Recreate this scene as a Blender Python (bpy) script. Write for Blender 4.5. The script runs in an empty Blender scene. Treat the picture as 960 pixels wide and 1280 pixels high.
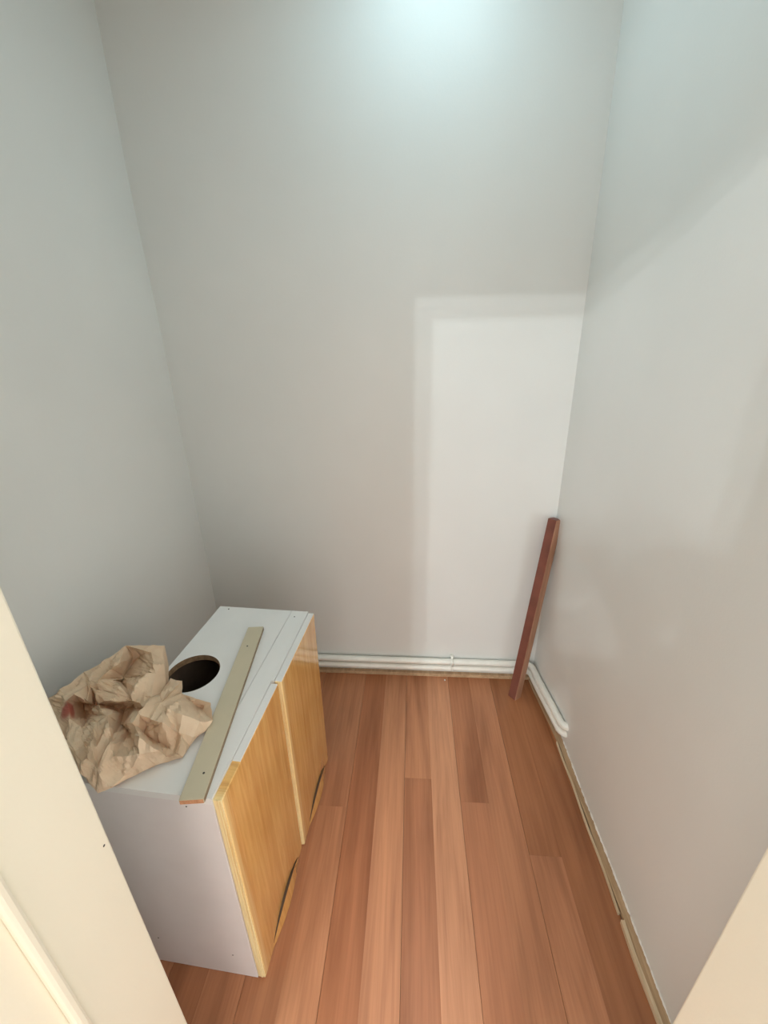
import bpy, bmesh, math, random, json
from mathutils import Vector, Matrix, noise
from math import radians, sin, cos, pi
sc = bpy.context.scene
COL = sc.collection
random.seed(7)

# ---------------------------------------------------------------- camera
H = 1.41
pitch, yaw, roll = radians(21.9), radians(-4.2), radians(-1.05)
fw = Vector((sin(yaw)*cos(pitch), cos(yaw)*cos(pitch), -sin(pitch)))
rt = Vector((cos(yaw), -sin(yaw), 0)); up = rt.cross(fw)
rt2 = cos(roll)*rt + sin(roll)*up; up2 = -sin(roll)*rt + cos(roll)*up
cd = bpy.data.cameras.new('camera'); cam = bpy.data.objects.new('camera', cd); COL.objects.link(cam)
cd.sensor_fit = 'VERTICAL'; cd.sensor_height = 36; cd.lens = 510/1280*36; cd.clip_start = 0.005
m = Matrix.Identity(4)
for i in range(3):
    m[i][0] = rt2[i]; m[i][1] = up2[i]; m[i][2] = -fw[i]
m.translation = (0, 0, H)
cam.matrix_world = m
sc.camera = cam

# ---------------------------------------------------------------- world, exposure, lamps
w = bpy.data.worlds.new('world'); sc.world = w; w.use_nodes = True
w.node_tree.nodes['Background'].inputs[0].default_value = (1.0, 0.985, 0.955, 1)
w.node_tree.nodes['Background'].inputs[1].default_value = 2.25
vs = sc.view_settings
vs.view_transform = 'Standard'; vs.look = 'None'; vs.gamma = 1; vs.use_curve_mapping = False
vs.exposure = 0.46
sc.cycles.max_bounces = 12; sc.cycles.diffuse_bounces = 8
def point(name, loc, power, color, radius):
    l = bpy.data.lights.new(name, 'POINT'); l.energy = power; l.color = color; l.shadow_soft_size = radius
    o = bpy.data.objects.new(name, l); o.location = loc; COL.objects.link(o); return o
HALL_A = (-1.61, -4.4, 3.26)
HALL_B = (-1.60, -3.75, 3.26)
point('hall_lamp_light', HALL_A, 150, (0.86, 0.95, 1.0), 0.04)
point('hall_lamp_light', HALL_B, 150, (0.86, 0.95, 1.0), 0.04)
al = bpy.data.lights.new('closet_lamp_light', 'AREA'); al.shape = 'DISK'; al.size = 0.44
al.energy = 2.9; al.color = (0.62, 0.90, 1.0)
ao = bpy.data.objects.new('closet_lamp_light', al); ao.location = (0.05, 1.12, 2.44); COL.objects.link(ao)

# ---------------------------------------------------------------- helpers
def obj(name, bm, mat, parent=None, smooth=False):
    me = bpy.data.meshes.new(name); bm.normal_update(); bm.to_mesh(me); bm.free()
    if smooth:
        for p in me.polygons: p.use_smooth = True
    o = bpy.data.objects.new(name, me); COL.objects.link(o)
    if mat: me.materials.append(mat)
    if parent: o.parent = parent
    return o
def empty(name, loc, rz=0):
    o = bpy.data.objects.new(name, None); o.location = loc; o.rotation_euler = (0, 0, rz)
    o.empty_display_size = .05; COL.objects.link(o); return o
def tag(o, label=None, cat=None, group=None, kind=None):
    if label: o['label'] = label
    if cat: o['category'] = cat
    if group: o['group'] = group
    if kind: o['kind'] = kind
    return o
def box(bm, a, b, bev=0):
    r = bmesh.ops.create_cube(bm, size=1)
    vs_ = r['verts']
    for v in vs_:
        v.co = Vector([(a[i]+b[i])/2 + v.co[i]*(b[i]-a[i]) for i in range(3)])
    if bev:
        es = {e for v in vs_ for e in v.link_edges}
        bmesh.ops.bevel(bm, geom=list(es), offset=bev, segments=2, affect='EDGES', profile=.5)
    return vs_
def bx(name, a, b, mat, parent=None, bev=0, smooth=False):
    bm = bmesh.new(); box(bm, a, b, bev); return obj(name, bm, mat, parent, smooth)
def tube(bm, pts, r, seg=16, cap=True):
    pts = [Vector(p) for p in pts]; rings = []
    n = None
    for i, p in enumerate(pts):
        t = (pts[min(i+1, len(pts)-1)] - pts[max(i-1, 0)]).normalized()
        if n is None:
            n = t.orthogonal().normalized()
        n = (n - t*n.dot(t)).normalized(); b = t.cross(n)
        rr = r[i] if isinstance(r, (list, tuple)) else r
        rings.append([bm.verts.new(p + rr*(cos(2*pi*k/seg)*n + sin(2*pi*k/seg)*b)) for k in range(seg)])
    for i in range(len(rings)-1):
        for k in range(seg):
            bm.faces.new((rings[i][k], rings[i][(k+1) % seg], rings[i+1][(k+1) % seg], rings[i+1][k]))
    if cap:
        bm.faces.new(rings[0][::-1]); bm.faces.new(rings[-1])

# ---------------------------------------------------------------- materials
def newmat(name, col, rough=.5, spec=.5):
    m = bpy.data.materials.new(name); m.use_nodes = True
    b = m.node_tree.nodes['Principled BSDF']
    b.inputs['Base Color'].default_value = (*col, 1); b.inputs['Roughness'].default_value = rough
    b.inputs['Specular IOR Level'].default_value = spec
    return m, m.node_tree, b
def N(t, typ, **kw):
    n = t.nodes.new(typ)
    for k, v in kw.items():
        setattr(n, k, v)
    return n
def coords(t, scale=(1, 1, 1), src='Object'):
    tc = N(t, 'ShaderNodeTexCoord'); mp = N(t, 'ShaderNodeMapping'); mp.inputs['Scale'].default_value = scale
    t.links.new(tc.outputs[src], mp.inputs['Vector']); return mp.outputs[0]
def noisetex(t, vec, scale, detail=4, rough=.55, dist=0):
    n = N(t, 'ShaderNodeTexNoise'); n.inputs['Scale'].default_value = scale; n.inputs['Detail'].default_value = detail
    n.inputs['Roughness'].default_value = rough; n.inputs['Distortion'].default_value = dist
    t.links.new(vec, n.inputs['Vector']); return n.outputs['Fac']
def ramp(t, fac, stops):
    r = N(t, 'ShaderNodeValToRGB'); e = r.color_ramp.elements
    while len(e) < len(stops): e.new(.5)
    for i, (p, c) in enumerate(stops):
        e[i].position = p; e[i].color = (*c, 1) if len(c) == 3 else c
    t.links.new(fac, r.inputs[0]); return r.outputs[0]
def bump(t, b, h, strength, dist=.001):
    n = N(t, 'ShaderNodeBump'); n.inputs['Strength'].default_value = strength; n.inputs['Distance'].default_value = dist
    t.links.new(h, n.inputs['Height']); t.links.new(n.outputs[0], b.inputs['Normal'])
def mix(t, a, b_, fac, mode='MIX'):
    n = N(t, 'ShaderNodeMix', data_type='RGBA', blend_type=mode)
    for s, i in ((fac, 0), (a, 6), (b_, 7)):
        if hasattr(s, 'links') or hasattr(s, 'is_linked'): t.links.new(s, n.inputs[i])
        else: n.inputs[i].default_value = s if i == 0 else (*s, 1)
    return n.outputs[2]

def wall_mat(name, col):
    m, t, b = newmat(name, col, .42, .35)
    v = coords(t)
    big = noisetex(t, v, 2.2, 3)
    c = ramp(t, big, [(.3, tuple(x*.97 for x in col)), (.7, tuple(min(1, x*1.02) for x in col))])
    t.links.new(c, b.inputs['Base Color'])
    h = noisetex(t, v, 160, 3, .6)
    bump(t, b, h, .25, .0008)
    return m
WALL = wall_mat('wall_paint', (.70, .705, .675))
CREAM = wall_mat('cream_gloss_paint', (.80, .765, .63))
CEIL = wall_mat('ceiling_paint', (.75, .75, .73))
def plain(name, col, rough=.5, n_amt=.06, scale=6, bmp=0, spec=.5):
    m, t, b = newmat(name, col, rough, spec)
    v = coords(t); f = noisetex(t, v, scale, 5)
    c = ramp(t, f, [(.3, tuple(x*(1-n_amt) for x in col)), (.7, tuple(min(1, x*(1+n_amt)) for x in col))])
    t.links.new(c, b.inputs['Base Color'])
    if bmp: bump(t, b, noisetex(t, v, scale*12, 3), bmp)
    return m
def wood(name, dark, light, rough, axis_scale, bmp=.2, dist=.6, scale=1.0):
    m, t, b = newmat(name, light, rough)
    v = coords(t, axis_scale)
    f = noisetex(t, v, 3*scale, 6, .62, dist)
    f2 = noisetex(t, v, 14*scale, 4, .6, .2)
    c = ramp(t, f, [(.25, dark), (.62, light)])
    c2 = ramp(t, f2, [(.3, (.84, .78, .70)), (.6, (1, 1, 1))])
    t.links.new(mix(t, c, c2, .9, 'MULTIPLY'), b.inputs['Base Color'])
    bump(t, b, f2, bmp, .0006)
    return m
def floor_mat():
    m, t, b = newmat('laminate_planks', (.4, .2, .1), .38)
    oi = N(t, 'ShaderNodeObjectInfo')
    tc = N(t, 'ShaderNodeTexCoord')
    add = N(t, 'ShaderNodeVectorMath', operation='ADD')
    sclr = N(t, 'ShaderNodeVectorMath', operation='SCALE'); sclr.inputs['Scale'].default_value = 37
    cmb = N(t, 'ShaderNodeCombineXYZ'); t.links.new(oi.outputs['Random'], cmb.inputs[0]); t.links.new(oi.outputs['Random'], cmb.inputs[1])
    t.links.new(cmb.outputs[0], sclr.inputs[0]); t.links.new(sclr.outputs[0], add.inputs[0]); t.links.new(tc.outputs['Object'], add.inputs[1])
    def mp(s):
        q = N(t, 'ShaderNodeMapping'); q.inputs['Scale'].default_value = s; t.links.new(add.outputs[0], q.inputs[0]); return q.outputs[0]
    broad = noisetex(t, mp((13, 1.1, 1)), 1.0, 4, .55, .9)
    fine = noisetex(t, mp((70, 2.2, 1)), 1.5, 5, .6, .6)
    c1 = ramp(t, broad, [(.30, (.72, .66, .60)), (.5, (1, 1, 1)), (.70, (1.18, 1.22, 1.24))])
    c2 = ramp(t, fine, [(.3, (.84, .80, .78)), (.58, (1.04, 1.04, 1.04))])
    a = mix(t, oi.outputs['Color'], c1, 1.0, 'MULTIPLY')
    t.links.new(mix(t, a, c2, .85, 'MULTIPLY'), b.inputs['Base Color'])
    bump(t, b, fine, .12, .0005)
    return m
FLOOR = floor_mat()
WHITE = plain('white_melamine', (.78, .78, .76), .32, .02, 8, .04)
PANELW = plain('white_melamine_side', (.74, .71, .70), .38, .03, 9, .05)
PIPE = plain('white_pipe_paint', (.80, .79, .72), .3, .05, 20, .1)
VEN = wood('varnished_oak_veneer', (.64, .31, .075), (.84, .50, .155), .16, (1, 9, .55), .12, 1.2)
_t = VEN.node_tree; _b = _t.nodes['Principled BSDF']; _src = _b.inputs['Base Color'].links[0].from_socket
_tc = N(_t, 'ShaderNodeTexCoord'); _sx = N(_t, 'ShaderNodeSeparateXYZ'); _t.links.new(_tc.outputs['Object'], _sx.inputs[0])
_wv = noisetex(_t, coords(_t, (1, 95, 1.4)), 2.2, 4, .6, .8)
_ad = N(_t, 'ShaderNodeMath', operation='MULTIPLY_ADD'); _t.links.new(_wv, _ad.inputs[0]); _ad.inputs[1].default_value = .045; _t.links.new(_sx.outputs[1], _ad.inputs[2])
_m = ramp(_t, _ad.outputs[0], [(.020, (1, 1, 1)), (.046, (0, 0, 0))])
_t.links.new(mix(_t, _src, (.93, .72, .34), _m), _b.inputs['Base Color'])   # pale sapwood streaks beside the first edge
_b.inputs['Coat Weight'].default_value = 1.0; _b.inputs['Coat Roughness'].default_value = .05; _b.inputs['Coat IOR'].default_value = 1.55
VENEDGE = wood('pale_veneer_edge', (.78, .52, .20), (.95, .84, .50), .35, (60, 60, .9), .3, .8)
CHIP = plain('raw_chipboard', (.24, .15, .08), .9, .35, 90, .5)
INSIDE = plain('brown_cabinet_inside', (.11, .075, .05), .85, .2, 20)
BATTEN = plain('beige_painted_batten', (.56, .50, .36), .55, .04, 10, .1)
SIDE = plain('batten_darker_side', (.26, .19, .12), .8, .2, 30)  # darker brown for one long side of the batten
BATEND = wood('sawn_batten_end', (.38, .17, .08), (.60, .32, .17), .8, (20, 20, 20), .3)
DARKW = plain('red_brown_timber', (.19, .062, .042), .5, .2, 14, .2)
PALEW = wood('planed_timber_edge', (.30, .145, .085), (.48, .27, .17), .6, (12, 12, 1), .3)
TIMB = wood('bare_timber_strip', (.34, .22, .12), (.54, .38, .23), .75, (14, 1, 14), .3)
TIMBL = wood('pale_timber_strip', (.45, .33, .20), (.72, .58, .40), .75, (16, 1, 16), .3)
SCREW = plain('dark_screw_hole', (.05, .045, .04), .7, .1, 50)
PLASTER = plain('plaster_crumb', (.85, .84, .8), .9, .05, 90, .3)
METAL = plain('grey_metal', (.5, .5, .5), .35, .05, 30)
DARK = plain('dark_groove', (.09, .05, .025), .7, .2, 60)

# ---------------------------------------------------------------- floor
floor = bx('floor', (-2.3, -5.0, -.12), (1.2, 1.62, -.0085), plain('screed', (.2, .17, .14), .9), None)
tag(floor, 'reddish brown laminate plank floor of the small room', None, None, 'structure')
def s2l(c): return tuple(.85*((x/255+.055)/1.055)**2.4 for x in (c[0], c[1]*1.005, c[2]*1.05))
strips = [  # x0, x1, joints (y), tones from far to near
    (-.957, -.863, [.5], ['m', 'm']), (-.863, -.769, [.9], ['m', 'd']), (-.769, -.675, [.6], ['m', 'l']), (-.675, -.581, [1.1], ['d', 'm']),
    (-.581, -.487, [.75], ['m', 'd']), (-.487, -.393, [1.2], ['d', 'm']), (-.393, -.299, [.40], ['d', 'm']), (-.299, -.205, [.879], ['m', 'ml']),
    (-.205, -.111, [.30], ['dr', 'm']), (-.111, -.017, [.20], ['ml', 'm']), (-.017, .077, [.988], ['m', 'mr']), (.077, .171, [.28], ['l', 'm']),
    (.171, .265, [.917], ['d', 'mr']), (.265, .359, [.36], ['m', 'm']), (.359, .453, [.773], ['dd', 'm']), (.453, .562, [.22], ['dd', 'd'])]
TONE = {'m': (192, 130, 88), 'd': (182, 120, 79), 'dd': (172, 112, 70), 'dr': (182, 117, 75), 'ml': (200, 138, 95), 'l': (208, 147, 104), 'mr': (188, 125, 84)}
def plank(x0, x1, y0, y1, tone):
    g0 = .0004 if abs(((x0+.205)/.188) - round((x0+.205)/.188)) < .01 else .00003
    g1 = .0004 if abs(((x1+.205)/.188) - round((x1+.205)/.188)) < .01 else .00003
    cx, cy = (x0+x1)/2, (y0+y1)/2
    bm = bmesh.new(); box(bm, (x0+g0-cx, y0+.0001-cy, -.0085), (x1-g1-cx, y1-.0001-cy, 0))
    es = [e for e in bm.edges if all(v.co.z > -.001 for v in e.verts)]
    es = [e for e in es if abs(e.verts[0].co.y-e.verts[1].co.y) > .1 and (g0 if e.verts[0].co.x < 0 else g1) > .0002]
    if es: bmesh.ops.bevel(bm, geom=es, offset=.0004, segments=1, affect='EDGES')
    o = obj('plank', bm, FLOOR, floor); o.location = (cx, cy, 0); o.color = (*s2l(TONE[tone]), 1)
for x0, x1, js, tn in strips:
    ys = [1.486] + js + [-.3]
    for k in range(len(ys)-1):
        plank(x0, x1, ys[k+1], ys[k], tn[k])
# hall boards beyond the doorway
k = 0
x = -2.27
while x < 1.15:
    plank(x, x+.188, -4.9, -.3, ['m', 'd', 'ml', 'l'][k % 4]); x += .188; k += 1

# ---------------------------------------------------------------- walls
def grid_wall(name, f, nu, nv, mat, thick, out):
    """inner face f(u,v); pushed outwards by thick along out so that it is a solid slab"""
    bm = bmesh.new()
    A = [[bm.verts.new(f(i/nu, j/nv)) for j in range(nv+1)] for i in range(nu+1)]
    B = [[bm.verts.new(Vector(f(i/nu, j/nv)) + Vector(out)*thick) for j in range(nv+1)] for i in range(nu+1)]
    for i in range(nu):
        for j in range(nv):
            bm.faces.new((A[i][j], A[i+1][j], A[i+1][j+1], A[i][j+1]))
            bm.faces.new((B[i][j], B[i][j+1], B[i+1][j+1], B[i+1][j]))
    for i in range(nu):
        for j in (0, nv):
            bm.faces.new((A[i][j], B[i][j], B[i+1][j], A[i+1][j]))
    for j in range(nv):
        for i in (0, nu):
            bm.faces.new((A[i][j], A[i][j+1], B[i][j+1], B[i][j]))
    bmesh.ops.recalc_face_normals(bm, faces=bm.faces)
    o = obj(name, bm, mat, None, True); tag(o, None, None, None, 'structure')
    o.data.set_sharp_from_angle(angle=radians(40)) if hasattr(o.data, 'set_sharp_from_angle') else None
    return o
ZC = 2.5
HC = 3.5
def wob(a, b, s=1.3, amp=.004): return amp*noise.noise(Vector((a*s+3.1, b*s+1.7, .3)))
grid_wall('wall_back', lambda u, v: (-.95+1.65*u, 1.49+wob(u*2, v*3, 1, .003), ZC*v), 24, 36, WALL, .12, (0, 1, 0))
def lw(u, v):
    y = .1+1.45*u; z = ZC*v
    x0 = -.874 + wob(y*2, z*2, 1.5, .006)
    return (x0, y, z)
grid_wall('wall_left', lw, 20, 36, WALL, .12, (-1, 0, 0))
def rx(y, z):
    t = min(1, max(0, (y-1.12)/(1.49-1.12))); t = t*t*(3-2*t)
    zs = [(0, .554), (.1, .554), (.8, .557), (1.55, .544), (2.2, .528), (2.5, .52)]
    for (a, xa), (b, xb) in zip(zs, zs[1:]):
        if z <= b: break
    xc = xa+(xb-xa)*(z-a)/(b-a)
    base = .583 + .0035*noise.noise(Vector((y*2.5, z*2.5, 5)))
    return base*(1-t) + xc*t
grid_wall('wall_right', lambda u, v: (rx(.1+1.45*u, ZC*v), .1+1.45*u, ZC*v), 40, 50, WALL, .14, (1, 0, 0))
bx('ceiling', (-2.3, -5.0, HC), (1.2, .3, HC+.12), CEIL)['kind'] = 'structure'
bx('ceiling', (-1.0, .1, ZC), (.72, 1.62, ZC+.14), CEIL)['kind'] = 'structure'
DL, DR, DT = -.375, .382, 1.96
wf = empty('wall_front', (0, .2, 0)); tag(wf, None, None, None, 'structure')
def wfp(a, b):
    o = bx('wall_panel', (a[0], a[1]-.2, a[2]), (b[0], b[1]-.2, b[2]), WALL, wf); return o
wfp((-2.3, .115, 0), (DL-.03, .285, HC)); wfp((DR+.03, .115, 0), (1.2, .285, HC)); wfp((DL-.03, .115, DT+.03), (DR+.03, .285, HC))
# door lining with stop bead
d1 = empty('door_1', (0, .2, 0)); tag(d1, 'cream painted door lining around the doorway', None, None, 'structure')
def lining(name, a, b, bev=.002):
    return bx(name, (a[0], a[1]-.2, a[2]), (b[0], b[1]-.2, b[2]), CREAM, d1, bev)
lining('jamb', (DL-.03, .10, 0), (DL, .298, DT+.03), .003)
lining('jamb', (DR, .10, 0), (DR+.03, .298, DT+.03), .003)
lining('door_head', (DL, .10, DT), (DR, .298, DT+.03), .003)
lining('door_stop', (DL, .183, 0), (DL+.012, .195, DT), .004)
lining('door_stop', (DL, .183, DT-.012), (DR, .195, DT), .004)
lining('door_stop', (DR-.012, .183, 0), (DR, .195, DT-.012), .004)
for xx in (DL-.085, DR+.02):
    lining('architrave', (xx, .085, 0), (xx+.065, .105, DT+.08), .004)
lining('architrave', (DL-.02, .085, DT+.015), (DR+.02, .105, DT+.08), .004)

bm = bmesh.new(); tube(bm, [(DL-.001, 0.2891-.2, 0.8465), (DL+.0003, 0.2891-.2, 0.8465)], .0016, 10); obj('nail_hole', bm, SCREW, d1)

# ---------------------------------------------------------------- skirting strips along the floor
t1 = empty('trim_1', (.575, 0, 0)); tag(t1, 'bare timber strip along the foot of the right wall', None, None, 'structure')
def strip(name, pts, z0, z1, mat, parent, wd):
    """prism along pts = [(x,y)], width wd to +x"""
    bm = bmesh.new(); rows = []
    for (x, y) in pts:
        rows.append([bm.verts.new(c) for c in ((x, y, z0), (x+wd, y, z0), (x+wd, y, z1), (x, y, z1))])
    for a, b in zip(rows, rows[1:]):
        for k_ in range(4):
            bm.faces.new((a[k_], b[k_], b[(k_+1) % 4], a[(k_+1) % 4]))
    bm.faces.new(rows[0]); bm.faces.new(rows[-1][::-1])
    bmesh.ops.recalc_face_normals(bm, faces=bm.faces)
    return obj(name, bm, mat, parent)
def rel(pts): return [(x-.575, y) for x, y in pts]
ys = [.30+.04*i for i in range(22)]
strip('floor_strip', rel([(.563+.0012*sin(y*23), y) for y in ys] + [(rx(y, 0)-.020, y) for y in (1.16, 1.24, 1.32, 1.40, 1.47)]), 0, .011, TIMB, t1, .03)
ys2 = [.30+.03*i for i in range(12)]
strip('edge_piece', rel([(.554+.0015*sin(y*31), y) for y in ys2]), 0, .014, TIMBL, t1, .009)
ys3 = [.645+.03*i for i in range(18)]
strip('edge_piece', rel([(.557+.0012*sin(y*27), y) for y in ys3]), 0, .010, TIMBL, t1, .004)
bm = bmesh.new()
for i in range(70):   # ragged plaster edge left where the old skirting came away
    y = .33+.0118*i+random.uniform(-.003, .003); s = random.uniform(.003, .009)
    r = bmesh.ops.create_icosphere(bm, subdivisions=1, radius=s)
    for v in r['verts']:
        v.co = Vector((v.co.x*.35, v.co.y*1.6, v.co.z*.8)) + Vector((rx(y, 0)-.575-.001, y, .012+random.uniform(0, .004)))
o = obj('plaster_edge', bm, PLASTER, t1); o['kind'] = 'stuff'
t2 = empty('trim_2', (0, 1.48, 0)); tag(t2, 'bare timber strip along the foot of the back wall under the pipes', None, None, 'structure')
bx('floor_strip', (-.87, -.006, 0), (.553, .01, .018), TIMB, t2, .001)

# ---------------------------------------------------------------- pipes
def bend(c, r, a0, a1, z, n=8):
    return [(c[0]+r*cos(radians(a0+(a1-a0)*i/n)), c[1]+r*sin(radians(a0+(a1-a0)*i/n)), z) for i in range(n+1)]
def pipe_path(z, yb, off, yend):
    pts = [(-.87, yb, z), (-.4, yb, z), (.1, yb, z), (.45, yb, z)]
    xr = rx(1.45, z)-off
    R = .028
    pts += bend((xr-R, yb-R), R, 90, 8, z)
    y = yb-R-.03
    while y > yend+.05:
        pts.append((rx(y, z)-off, y, z)); y -= .03
    xe = rx(yend, z)-off
    pts += [(xe, yend+.035, z)]
    pts += [(xe+.026*(1-cos(radians(a))), yend+.026*(1-sin(radians(a))), z) for a in (15, 35, 55, 75, 90)]
    pts += [(xe+.06, yend, z)]
    return pts
for z, r_, lab, off, ye in ((.092, .0138, 'upper of the two white painted pipes along the back wall', .018, 1.150),
                       (.058, .0138, 'lower of the two white painted pipes, nearest the floor', .019, 1.150)):
    bm = bmesh.new(); tube(bm, pipe_path(z, 1.49-.019, off, ye), r_, 20)
    # soldered elbow collars in the corner
    for (a, b_) in (((.455, 1.471, z), (.478, 1.471, z)),):
        tube(bm, [a, b_], r_+.0010, 20)
    o = obj('heating_pipe', bm, PIPE, None, True); tag(o, lab, 'pipe', 'white pipes above the floor')
clip = empty('pipe_clip', (.187, 1.49, .11)); tag(clip, 'small white clip holding both pipes to the back wall', 'clip')
bm = bmesh.new()
for z in (.092, .058):
    tube(bm, [(-.0055, -.019, z-.11), (.0055, -.019, z-.11)], .0162, 20)
obj('clip_ring', bm, PIPE, clip, True)
bm = bmesh.new(); tube(bm, [(0, .0, .004), (0, -.012, .004), (0, -.022, .002)], [.007, .007, .005], 14)
box(bm, (-.004, -.035, -.03), (.004, -.03, -.006)); obj('clip_knob', bm, PIPE, clip, True)
bm = bmesh.new(); bmesh.ops.create_icosphere(bm, subdivisions=2, radius=.0035)
for v in bm.verts: v.co *= 1+.25*noise.noise(v.co*400)
o = obj('plaster_crumb', bm, PLASTER); o.location = (.157, 1.452, .0025)
tag(o, 'tiny white plaster crumb on the floor below the pipe clip', 'crumb')

# ---------------------------------------------------------------- cupboard
CT = .65
cab = empty('kitchen_cabinet', (-.361, .473, 0), radians(-3.5))
tag(cab, 'small white kitchen wall cupboard with golden oak doors standing on the floor', 'cabinet')
TH = .016
LX, LY = -.285, .575
bx('side_panel', (LX, 0, .001), (0, TH, CT-.0165), PANELW, cab, .0006).data.materials[0] = PANELW
bx('side_panel', (LX, LY-TH, .001), (0, LY, CT-.0165), PANELW, cab, .0006)
bx('bottom_panel', (LX, TH, .001), (0, LY-TH, .017), INSIDE, cab)
bx('back_panel', (LX, TH, .017), (LX+.005, LY-TH, CT-.0165), INSIDE, cab)
bx('inner_lining', (LX+.0055, TH+.0005, .0175), (-.001, TH+.003, CT-.02), INSIDE, cab)
bx('centre_divider', (LX+.005, LY/2-.008, .017), (-.02, LY/2+.008, CT-.22), INSIDE, cab)
# top panel with the round vent hole
def holed_top(z0, z1, x0, x1, y0, y1, cx, cy, r):
    bm = bmesh.new(); n = 72
    angs = sorted([2*pi*k/n for k in range(n)] + [math.atan2(y-cy, x-cx) % (2*pi) for x in (x0, x1) for y in (y0, y1)])
    rings = []
    for z in (z1, z0):
        inn, outt = [], []
        for a in angs:
            d = Vector((cos(a), sin(a)))
            ts = [((x1 if d.x > 0 else x0)-cx)/d.x if abs(d.x) > 1e-9 else 1e9, ((y1 if d.y > 0 else y0)-cy)/d.y if abs(d.y) > 1e-9 else 1e9]
            tt = min(ts)
            inn.append(bm.verts.new((cx+r*d.x, cy+r*d.y, z))); outt.append(bm.verts.new((cx+tt*d.x, cy+tt*d.y, z)))
        rings.append((inn, outt))
    L = len(angs)
    for i in range(L):
        j = (i+1) % L
        bm.faces.new((rings[0][0][i], rings[0][1][i], rings[0][1][j], rings[0][0][j])).material_index = 0
        bm.faces.new((rings[1][0][i], rings[1][0][j], rings[1][1][j], rings[1][1][i])).material_index = 0
        bm.faces.new((rings[0][0][i], rings[0][0][j], rings[1][0][j], rings[1][0][i])).material_index = 1
        bm.faces.new((rings[0][1][i], rings[1][1][i], rings[1][1][j], rings[0][1][j])).material_index = 0
    bmesh.ops.recalc_face_normals(bm, faces=bm.faces)
    return bm
HX, HY, HR = -.21, .292, .065
FR = -.046   # front rail begins here: a fine step runs the length of the top
tp = obj('top_panel', holed_top(CT-.0165, CT, LX, FR-.0006, 0, LY, HX, HY, HR), WHITE, cab); tp.data.materials.append(CHIP)
bx('front_rail', (FR+.0004, 0, CT-.0165), (-.0015, LY, CT+.0006), WHITE, cab, .0006)
bx('edge_band', (-.0014, 0, CT-.03), (.0008, .287, CT+.001), WHITE, cab, .0003)
bx('edge_band', (-.0014, .288, CT-.03), (.0068, LY, CT+.001), WHITE, cab, .0004)
# doors: hollow finger pull scooped along the lower edge
def door(y0, y1, x0, lab=None):
    d = empty('door', (x0, y0, 0)); d.parent = cab
    if lab: d['label'] = lab
    L = y1-y0; T = .018; z0, z1 = .004, CT-.004
    ny = 72
    bm = bmesh.new()
    upper = [.075+(z1-.075)*k_/14 for k_ in range(14)] + [z1-.0025, z1-.0012, z1]
    def column(s):
        u = (s-.18)/.70
        arch = sin(pi*u) if 0 < u < 1 else 0
        zl = .014+.042*arch**.75
        g = .0027*min(1, arch*3)+.0003
        a = min(1, arch*3)
        zs = [z0+(zl-g-z0)*k_/6 for k_ in range(7)] + [zl-g*.85, zl-g*.15, zl] + [zl+(.075-zl)*k_/4 for k_ in range(1, 4)] + upper
        out = []
        for r_, z in enumerate(zs):
            b = T
            if r_ <= 6: b = T+.011*arch*(.45+.55*(1-r_/6*.7))
            elif r_ <= 8: b = T-.011*a
            e = min(s*L, (1-s)*L, z1-z)
            if e < .0025: b -= .0025-math.sqrt(max(0, .0025**2-(.0025-e)**2))
            out.append((b, z))
        return out
    yy = sorted(set([0, .0012/L, .0025/L, 1-.0025/L, 1-.0012/L, 1] + [k_/ny for k_ in range(1, ny)]))
    cols_ = [column(s) for s in yy]
    F = [[bm.verts.new((b, s*L, z)) for b, z in c] for s, c in zip(yy, cols_)]
    Bk = [[bm.verts.new((0, s*L, z)) for b, z in c] for s, c in zip(yy, cols_)]
    a_, c_ = len(yy)-1, len(cols_[0])-1
    for i in range(a_):
        for j in range(c_):
            f = bm.faces.new((F[i][j], F[i+1][j], F[i+1][j+1], F[i][j+1]))
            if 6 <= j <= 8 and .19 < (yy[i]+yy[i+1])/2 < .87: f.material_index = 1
            bm.faces.new((Bk[i][j], Bk[i][j+1], Bk[i+1][j+1], Bk[i+1][j]))
    for i in range(a_):
        for j in (0, c_): bm.faces.new((F[i][j], Bk[i][j], Bk[i+1][j], F[i+1][j]))
    for j in range(c_):
        for i in (0, a_):
            f = bm.faces.new((F[i][j], F[i][j+1], Bk[i][j+1], Bk[i][j]))
    bmesh.ops.recalc_face_normals(bm, faces=bm.faces)
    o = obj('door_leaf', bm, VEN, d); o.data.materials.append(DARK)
    top_y0 = .075 if lab is None else .001
    bx('top_lipping', (.0004, top_y0, z1-.001), (T-.001, L-.002, z1+.0022), WHITE, d, .0005)
    # layered pale lipping on the edge that faces the doorway
    for q, (xa, xb, yo) in enumerate(((.0005, .0062, -.0022), (.0068, .0125, -.0030), (.0131, .0172, -.0020))):
        bx('edge_lipping', (xa, yo, z0), (xb, .0002, z1), VENEDGE, d, .0006)
    return d
door(.0035, .2835, .0012)
door(.2905, .5725, .0075, 'golden oak door standing slightly proud of the other')
# screws and marks
for (p, nm) in (((-.055, -.0006, CT-.03),'screw_hole'), ((-.235, -.0006, .11), 'screw_hole'), ((-.05, -.0006, .09), 'screw_hole')):
    bm = bmesh.new(); tube(bm, [(p[0], p[1]+.001, p[2]), (p[0], p[1], p[2])], .0016, 10); obj(nm, bm, SCREW, cab)
for p in ((-.25, .562), (-.028, .545)):
    bm = bmesh.new(); tube(bm, [(p[0], p[1], CT-.001), (p[0], p[1], CT+.0011)], .0022, 10); obj('screw_hole', bm, SCREW, cab)

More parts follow.
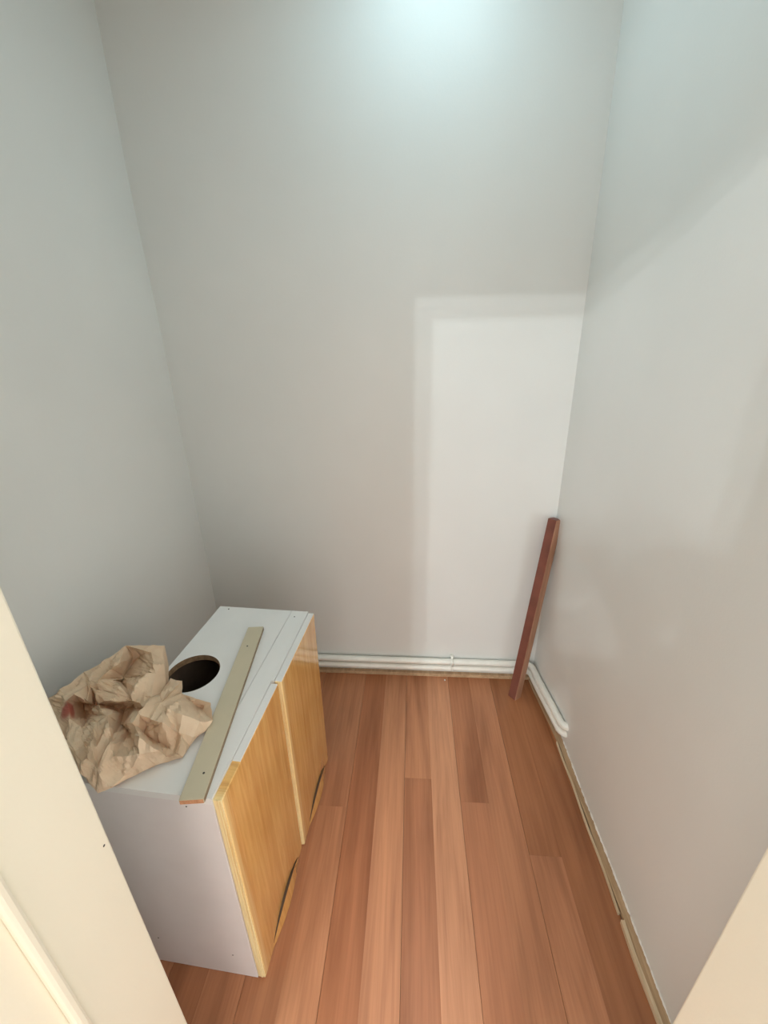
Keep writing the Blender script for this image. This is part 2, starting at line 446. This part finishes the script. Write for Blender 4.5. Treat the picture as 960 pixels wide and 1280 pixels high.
# ---------------------------------------------------------------- beige batten on the cupboard
def prism_between(name, A, B, wv, hv, mat, parent=None, bev=.001, endmat=None):
    """bar from A to B; wv, hv are the half-width and height vectors (A,B on the underside centre line)"""
    bm = bmesh.new(); A, B, wv, hv = map(Vector, (A, B, wv, hv))
    vs_ = [bm.verts.new(P + sx*wv + k_*hv) for P in (A, B) for sx, k_ in ((-1, 0), (1, 0), (1, 1), (-1, 1))]
    fs = [bm.faces.new(vs_[:4]), bm.faces.new(vs_[4:][::-1])]
    for k_ in range(4):
        bm.faces.new((vs_[k_], vs_[k_+4], vs_[(k_+1) % 4+4], vs_[(k_+1) % 4]))
    if endmat:
        for f in fs: f.material_index = 1
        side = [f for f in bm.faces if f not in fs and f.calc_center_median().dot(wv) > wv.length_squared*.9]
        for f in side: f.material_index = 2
    bmesh.ops.recalc_face_normals(bm, faces=bm.faces)
    if bev: bmesh.ops.bevel(bm, geom=list(bm.edges), offset=bev, segments=2, affect='EDGES')
    o = obj(name, bm, mat, parent)
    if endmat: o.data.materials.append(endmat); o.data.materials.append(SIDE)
    return o
bt = empty('timber_batten', (-.391, .462, CT+.001)); tag(bt, 'beige painted timber batten lying along the cupboard top', 'batten')
d = Vector((-.450, .950, 0))-Vector((-.391, .462, 0)); nrm = Vector((d.y, -d.x, 0)).normalized()*.0222
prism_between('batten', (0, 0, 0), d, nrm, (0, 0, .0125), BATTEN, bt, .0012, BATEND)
for tt in (.10, .83):
    p = d*tt + nrm*(.25 if tt < .5 else -.15)
    bm = bmesh.new(); tube(bm, [(p.x, p.y, .012), (p.x, p.y, .0131)], .0022, 10); obj('nail_hole', bm, SCREW, bt)

# ---------------------------------------------------------------- leaning stick
st = empty('wooden_stick', (.441, 1.362, 0)); tag(st, 'red-brown timber stick leaning upright in the right back corner', 'stick')
A = Vector((0, 0, .002)); top = Vector((.534, 1.452, .80))-Vector((.441, 1.362, 0))
dz = (top-A).normalized()
wv = Vector((cos(radians(-50)), sin(radians(-50)), 0)); wv = (wv - dz*wv.dot(dz)).normalized()
hv = dz.cross(wv).normalized()
def stick_bar(name, x0, x1, mat, y0, y1, bev):
    bm = bmesh.new()
    q = [bm.verts.new(P + wv*x + hv*y) for P in (A, top) for x, y in ((x0, y0), (x1, y0), (x1, y1), (x0, y1))]
    bm.faces.new(q[:4]); bm.faces.new(q[4:][::-1])
    for k_ in range(4): bm.faces.new((q[k_], q[k_+4], q[(k_+1) % 4+4], q[(k_+1) % 4]))
    bmesh.ops.recalc_face_normals(bm, faces=bm.faces)
    if bev: bmesh.ops.bevel(bm, geom=list(bm.edges), offset=bev, segments=2, affect='EDGES')
    return obj(name, bm, mat, st)
STK = stick_bar('stained_face', -.022, .012, DARKW, -.004, .034, .0012)
stick_bar('planed_edge', .0122, .0150, PALEW, -.004, .034, .0008)

# ---------------------------------------------------------------- crumpled packing paper
def paper_mat():
    m, t, b = newmat('brown_kraft_paper', (.66, .45, .27), .62, .3)
    v = coords(t)
    f = noisetex(t, v, 9, 4); c = ramp(t, f, [(.3, (.80, .61, .41)), (.7, (.92, .76, .55))])
    # faded red print near the left fold
    tc = N(t, 'ShaderNodeTexCoord'); sb = N(t, 'ShaderNodeVectorMath', operation='DISTANCE'); t.links.new(tc.outputs['Object'], sb.inputs[0]); sb.inputs[1].default_value = STAIN
    rr = ramp(t, sb.outputs['Value'], [(.014, (1, 1, 1)), (.022, (0, 0, 0))])
    t.links.new(mix(t, c, (.55, .16, .12), rr), b.inputs['Base Color'])
    bump(t, b, noisetex(t, v, 70, 4, .6), .35, .001)
    out = t.nodes['Material Output']; tr = N(t, 'ShaderNodeBsdfTranslucent'); tr.inputs[0].default_value = (.75, .42, .2, 1)
    mx = N(t, 'ShaderNodeMixShader'); mx.inputs[0].default_value = .28
    t.links.new(b.outputs[0], mx.inputs[1]); t.links.new(tr.outputs[0], mx.inputs[2]); t.links.new(mx.outputs[0], out.inputs[0])
    return m
PD = json.loads('{"v":[[-0.7072,0.7754,0.732],[-0.62,0.7889,0.724],[-0.5963,0.7483,0.708],[-0.5673,0.6926,0.692],[-0.5641,0.6701,0.692],[-0.5459,0.7217,0.676],[-0.5286,0.6884,0.672],[-0.5725,0.7213,0.684],[-0.4436,0.6577,0.68],[-0.4219,0.6193,0.676],[-0.4342,0.6036,0.66],[-0.4533,0.5741,0.656],[-0.4546,0.5455,0.6544],[-0.4992,0.5269,0.6544],[-0.5412,0.4958,0.6544],[-0.5703,0.4652,0.66],[-0.5486,0.4725,0.664],[-0.6049,0.4808,0.684],[-0.7087,0.5559,0.7],[-0.8064,0.6286,0.7],[-0.763,0.6371,0.724],[-0.7461,0.688,0.728],[-0.7187,0.7287,0.732],[-0.7351,0.6115,0.737],[-0.7155,0.6552,0.722],[-0.745,0.6554,0.6632],[-0.7206,0.6286,0.6592],[-0.6576,0.5569,0.702],[-0.7187,0.6028,0.732],[-0.7069,0.614,0.737],[-0.6912,0.6448,0.739],[-0.6694,0.6977,0.745],[-0.6857,0.6927,0.732],[-0.692,0.7113,0.6792],[-0.6587,0.654,0.737],[-0.6064,0.6525,0.73],[-0.5797,0.6889,0.732],[-0.7012,0.7869,0.6872],[-0.6949,0.7296,0.6792],[-0.6798,0.6048,0.732],[-0.6075,0.5704,0.734],[-0.6303,0.6136,0.656],[-0.6436,0.6458,0.656],[-0.6825,0.6568,0.6592],[-0.6329,0.6569,0.656],[-0.5948,0.6279,0.712],[-0.5633,0.64,0.712],[-0.5532,0.6052,0.717],[-0.5302,0.621,0.712],[-0.5539,0.588,0.72],[-0.533,0.5844,0.712],[-0.4965,0.5722,0.715],[-0.4765,0.5351,0.672],[-0.4788,0.5236,0.7],[-0.5607,0.5904,0.6568],[-0.551,0.5608,0.725],[-0.514,0.5324,0.72],[-0.5071,0.5146,0.702],[-0.5382,0.4964,0.667],[-0.5763,0.5289,0.71],[-0.5974,0.5101,0.722],[-0.6236,0.5163,0.702],[-0.6183,0.497,0.707],[-0.4726,0.599,0.707],[-0.472,0.6362,0.682],[-0.4418,0.6038,0.687],[-0.4708,0.575,0.692],[-0.4493,0.5574,0.672],[-0.4967,0.5649,0.6592],[-0.5285,0.6543,0.71],[-0.5029,0.6439,0.7],[-0.4959,0.5924,0.697],[-0.631,0.5592,0.722],[-0.699,0.6391,0.6832],[-0.6483,0.6158,0.722],[-0.5849,0.5851,0.6728],[-0.5571,0.5079,0.697],[-0.5778,0.4876,0.692],[-0.6898,0.5696,0.717],[-0.6732,0.5386,0.702],[-0.5569,0.6054,0.6672],[-0.4447,0.5794,0.672],[-0.474,0.665,0.656],[-0.6266,0.7506,0.734],[-0.6104,0.6883,0.717],[-0.6834,0.7146,0.6853],[-0.6915,0.6333,0.6922],[-0.6287,0.6125,0.6571],[-0.6888,0.6129,0.7208],[-0.7006,0.6452,0.7309],[-0.6288,0.6126,0.657]],"f":[[20,23,19],[23,28,19],[21,24,20],[28,23,29],[19,28,78],[18,19,78],[78,79,18],[79,62,18],[62,17,18],[34,33,45],[30,24,21],[88,24,89],[25,39,73],[26,72,27],[72,60,27],[61,27,60],[24,88,29],[28,29,25],[78,28,25],[25,26,78],[26,27,78],[79,78,27],[27,61,62],[72,26,40],[15,77,16],[0,31,22],[32,22,31],[31,38,32],[40,43,42],[42,87,40],[59,40,41],[41,75,59],[75,76,59],[76,58,77],[16,77,58],[58,14,16],[22,32,21],[30,21,32],[36,85,38],[40,59,72],[59,76,77],[61,60,77],[62,61,77],[17,62,77],[77,15,17],[4,48,46],[48,51,50],[80,50,51],[83,36,37],[35,84,36],[45,35,46],[47,45,46],[46,48,47],[48,50,47],[49,47,50],[50,80,49],[55,49,80],[54,55,80],[80,51,54],[56,54,53],[57,56,53],[53,13,57],[6,70,48],[5,69,7],[3,7,69],[67,11,12],[8,9,82],[65,82,9],[9,10,65],[81,65,10],[82,65,64],[63,64,65],[81,10,11],[8,82,6],[82,64,6],[70,6,64],[64,63,70],[66,71,63],[63,65,66],[65,81,66],[81,11,66],[11,67,66],[68,66,67],[67,12,68],[52,68,12],[83,1,2],[36,83,2],[4,36,3],[3,69,4],[48,4,69],[70,63,48],[63,71,48],[51,48,71],[71,66,51],[66,68,51],[54,51,68],[53,54,68],[68,52,53],[13,53,52],[52,12,13],[1,83,0],[83,37,0],[31,0,37],[38,31,37],[35,45,33],[42,43,45],[44,42,45],[45,47,44],[47,49,44],[49,55,44],[55,75,90],[54,56,55],[56,57,75],[76,75,57],[58,76,57],[57,13,58],[14,58,13],[29,23,24],[23,20,24],[43,74,45],[24,30,89],[30,34,45],[36,84,85],[37,36,38],[30,32,85],[32,38,85],[34,30,85],[35,33,85],[33,34,85],[84,35,85],[36,4,46],[46,35,36],[74,43,73],[43,86,73],[43,40,86],[26,25,40],[60,72,77],[72,59,77],[25,73,86],[40,25,86],[41,40,87],[75,41,90],[75,55,56],[39,25,88],[25,29,88],[45,74,89],[73,39,88],[88,89,73],[74,73,89],[30,45,89],[62,79,27],[69,5,48],[5,6,48],[87,42,90],[42,44,90],[44,55,90],[41,87,90],[36,2,3]],"o":[0,1,2,3,7,5,6,8,9,10,11,12,13,14,16,15,17,18,19,20,21,22]}')
STAIN = (-0.157, -0.071, 0.072)
PO = Vector((-.55, .66, CT))
def build_paper():
    bm = bmesh.new()
    V = [bm.verts.new(Vector(v)-PO) for v in PD['v']]
    F = [bm.faces.new([V[i] for i in f]) for f in PD['f']]
    bmesh.ops.recalc_face_normals(bm, faces=bm.faces)
    if sum(f.normal.z for f in bm.faces) < 0: bmesh.ops.reverse_faces(bm, faces=bm.faces)
    for lev in range(3):
        amp = (.0035, .0015, .0006)[lev]
        lens = {e: e.calc_length() for e in bm.edges}
        old = list(bm.verts)
        bmesh.ops.subdivide_edges(bm, edges=bm.edges[:], cuts=1, use_grid_fill=True)
        olds = set(old)
        bmesh.ops.triangulate(bm, faces=bm.faces[:], quad_method='SHORT_EDGE')
        for v in bm.verts:
            if v not in olds:
                n = noise.noise_vector(v.co*(38*(1.9**lev)))
                v.co += n*amp
    bm.normal_update()
    for v in bm.verts:
        p_ = v.co
        a_ = Vector((p_.x*42, p_.y*13+p_.x*9, p_.z*18+3))
        r1 = 1-2*abs(noise.noise(a_)*1.6); r2 = 1-2*abs(noise.noise(a_*2.3+Vector((7, 1, 2)))*1.6)
        r3 = 1-2*abs(noise.noise(Vector((p_.x*24+2, p_.y*7+p_.x*7, 4)))*1.7)
        fade = min(1, max(.15, (.115-p_.x)/.05))
        if not v.is_boundary: v.co += (v.normal*.35+Vector((0, -.3, .55)))*fade*(.0060*r1+.0012*r2+.0050*r3)
    # skirt: turn the rim under so the heap closes down onto the cupboard
    bnd = [e for e in bm.edges if e.is_boundary]
    r = bmesh.ops.extrude_edge_only(bm, edges=bnd)
    c = Vector((0, 0, 0))
    nv = [g for g in r['geom'] if isinstance(g, bmesh.types.BMVert)]
    for v in nv:
        back = v.co.y > .03
        inx = (Vector((0, .01, 0))-v.co); inx.z = 0; inx.normalize()
        if back: v.co += inx*.02 + Vector((0, .0, -min(.05, max(.004, v.co.z*.7))))
        else: v.co += inx*.018 + Vector((0, 0, -min(.01, max(0, v.co.z-.003))))
    for v in bm.verts:
        w_ = v.co+PO
        if w_.y > .47+.0 and w_.x < -.33: v.co.z = max(v.co.z, .0012)
    o = obj('crumpled_paper', bm, paper_mat(), None, False); o.location = PO
    md = o.modifiers.new('sheet', 'SOLIDIFY'); md.thickness = .0006; md.offset = -1
    tag(o, 'crumpled brown packing paper heaped on the near end of the cupboard top', 'paper')
build_paper()

# ---------------------------------------------------------------- lamps
cl = empty('ceiling_light', (.05, 1.12, ZC)); tag(cl, 'small round lamp on the closet ceiling above the back wall', 'ceiling light')
bm = bmesh.new(); tube(bm, [(0, 0, 0), (0, 0, -.03), (0, 0, -.045)], [.22, .22, .21], 40); obj('lamp_body', bm, CEIL, cl, False)
for L_, lab in ((HALL_A, 'bare hall bulb on the near drop rod outside the doorway'), (HALL_B, 'bare hall bulb on the far drop rod outside the doorway')):
    e = empty('hall_lamp', (L_[0], L_[1], HC)); tag(e, lab, 'lamp', 'hall bulbs')
    bm = bmesh.new(); tube(bm, [(0, 0, 0), (0, 0, -.02)], .04, 20); obj('ceiling_rose', bm, CEIL, e)
    bm = bmesh.new(); tube(bm, [(0, 0, -.02), (0, 0, L_[2]+.06-HC)], .004, 8)
    obj('drop_rod', bm, METAL, e)

# ---------------------------------------------------------------- person taking the picture, whose shadow falls on the right wall
SKIN = plain('skin', (.55, .33, .24), .5, .05, 12)
CLOTH = plain('grey_cloth', (.42, .40, .40), .9, .08, 40, .3)

HAIR = plain('brown_hair', (.06, .035, .02), .6, .3, 80, .5)
EYE = plain('eye_white', (.8, .8, .78), .3)
PX, PY = .03, -.36
def skin(name, verts, edges, radii, mat, parent, levels=2, root=0):
    me = bpy.data.meshes.new(name); me.from_pydata(verts, edges, [])
    o = bpy.data.objects.new(name, me); COL.objects.link(o); o.parent = parent
    md = o.modifiers.new('skin', 'SKIN'); md.use_smooth_shade = True
    sv = me.skin_vertices[0].data
    for i, r in enumerate(radii):
        sv[i].radius = r if isinstance(r, tuple) else (r, r)
        sv[i].use_root = (i == root)
    sd = o.modifiers.new('sub', 'SUBSURF'); sd.levels = levels; sd.render_levels = levels
    me.materials.append(mat)
    return o
pr = empty('person', (PX, PY, 0)); tag(pr, 'person in close-fitting grey clothes holding up a phone in the doorway', 'person')
V_, E_, R_ = [], [], []
def chain(start, pts):
    p = start
    for (c, r) in pts:
        V_.append(c); R_.append(r)
        if p is not None: E_.append((p, len(V_)-1))
        p = len(V_)-1
    return p
S = 1.57/1.7
def q(x, y, z): return (x*S, y*S, z*S)
pelv = chain(None, [(q(0, 0, .93), (.115, .095))])
chest = chain(pelv, [(q(0, .0, 1.05), (.10, .085)), (q(0, .0, 1.20), (.115, .09)), (q(0, -.01, 1.34), (.10, .075))])
neck = chain(chest, [(q(0, .0, 1.43), .045), (q(0, .015, 1.50), .045)])
head = chain(neck, [(q(0, .02, 1.57), (.066, .078)), (q(0, .02, 1.635), (.062, .075))])
for s_ in (-1, 1):
    hx, hz = (-PX)/S, 1.40/S
    chain(chest, [(q(s_*.13, 0, 1.36), .045), (q(s_*.19, .02, 1.33), .048), (q(s_*.205, .08, 1.20), .040), (q(s_*.19, .14, 1.10), .034),
                  (q(s_*.13+hx*.5, .24, 1.26), .028), (q(s_*.075+hx, .325, 1.46), .021), (q(s_*.062+hx, .345, 1.50), (.026, .014)), (q(s_*.055+hx, .355, 1.54), (.026, .012))])
    k0 = chain(pelv, [(q(s_*.085, 0, .86), .082), (q(s_*.095, .01, .68), .066), (q(s_*.10, .015, .48), .050), (q(s_*.10, 0, .30), .048), (q(s_*.10, -.01, .09), .033)])
    chain(k0, [(q(s_*.105, .06, .045), (.036, .03)), (q(s_*.11, .13, .035), (.036, .024))])
skin('body', V_, E_, R_, CLOTH, pr)
bm = bmesh.new(); bmesh.ops.create_uvsphere(bm, u_segments=28, v_segments=20, radius=1)
for v in bm.verts:
    x, y, z = v.co
    v.co = Vector((x*.078, y*.095-.012, z*.10 - (.09*max(0, -y)*max(0, -z)))) + Vector(q(0, .02, 1.60))
hr = obj('hair', bm, HAIR, pr, True)
bmh = bmesh.new()
for s_ in (-1, 1):
    bmh2 = bmesh.new()
    r_ = bmesh.ops.create_uvsphere(bmh2, u_segments=12, v_segments=8, radius=.011)
    for v in r_['verts']: v.co += Vector(q(s_*.031, .099, 1.575))
    obj('eye', bmh2, EYE, pr, True)
bmh.free()
bm = bmesh.new(); bmesh.ops.create_uvsphere(bm, u_segments=28, v_segments=20, radius=1)
for v in bm.verts:
    x, y, z = v.co
    nose = .022*math.exp(-((x/.2)**2) - ((z+.08)/.22)**2) if y > 0 else 0
    sock = -.008*sum(math.exp(-(((x-e)/.2)**2) - ((z-.14)/.14)**2) for e in (-.43, .43)) if y > 0 else 0
    lip = .006*math.exp(-((x/.35)**2) - ((z+.45)/.07)**2) if y > 0 else 0
    tap = 1-.25*max(0, -z)
    v.co = Vector((x*.070*tap, y*.088*tap+nose+sock+lip, z*.105)) + Vector(q(0, .027, 1.565))
obj('face', bm, SKIN, pr, True)
# hands: palm and five fingers each, closed on the sides of the phone
for s_ in (-1, 1):
    hv_, he_, hr_ = [], [], []
    def hc(start, pts):
        p = start
        for c, r in pts:
            hv_.append(c); hr_.append(r)
            if p is not None: he_.append((p, len(hv_)-1))
            p = len(hv_)-1
        return p
    bxp = -PX + s_*.060; by = -.030-PY; bz = 1.345
    w0 = hc(None, [((bxp, by-.02, bz-.02), .020)]); w1 = hc(w0, [((bxp, by-.006, bz+.03), (.024, .013))])
    for f_ in range(4):
        z_ = bz+.035+f_*.0175 if f_ < 3 else bz+.085
        L_ = (.032, .036, .034, .028)[f_]
        hc(w1, [((bxp+s_*.004, by+.004, z_), .0085), ((bxp-s_*.004, by+.012, z_+.004), .008), ((bxp-s_*(.004+L_*.5), by+.0165, z_+.006), .007)])
    hc(w0, [((bxp-s_*.012, by-.016, bz+.012), .0095), ((bxp-s_*.026, by-.012, bz+.032), .0085), ((bxp-s_*.034, by-.008, bz+.046), .0075)])
    skin('hand', hv_, he_, hr_, SKIN, pr, 1)
ph = empty('phone', (0, -.026, 1.355)); tag(ph, 'dark phone held up in both hands of the person', 'phone')
bx('phone_body', (-.037, -.004, -.075), (.037, .004, .075), plain('phone_black', (.02, .02, .022), .25), ph, .002)
bx('screen', (-.034, -.0046, -.071), (.034, -.0041, .071), plain('screen_glass', (.01, .01, .012), .08), ph)
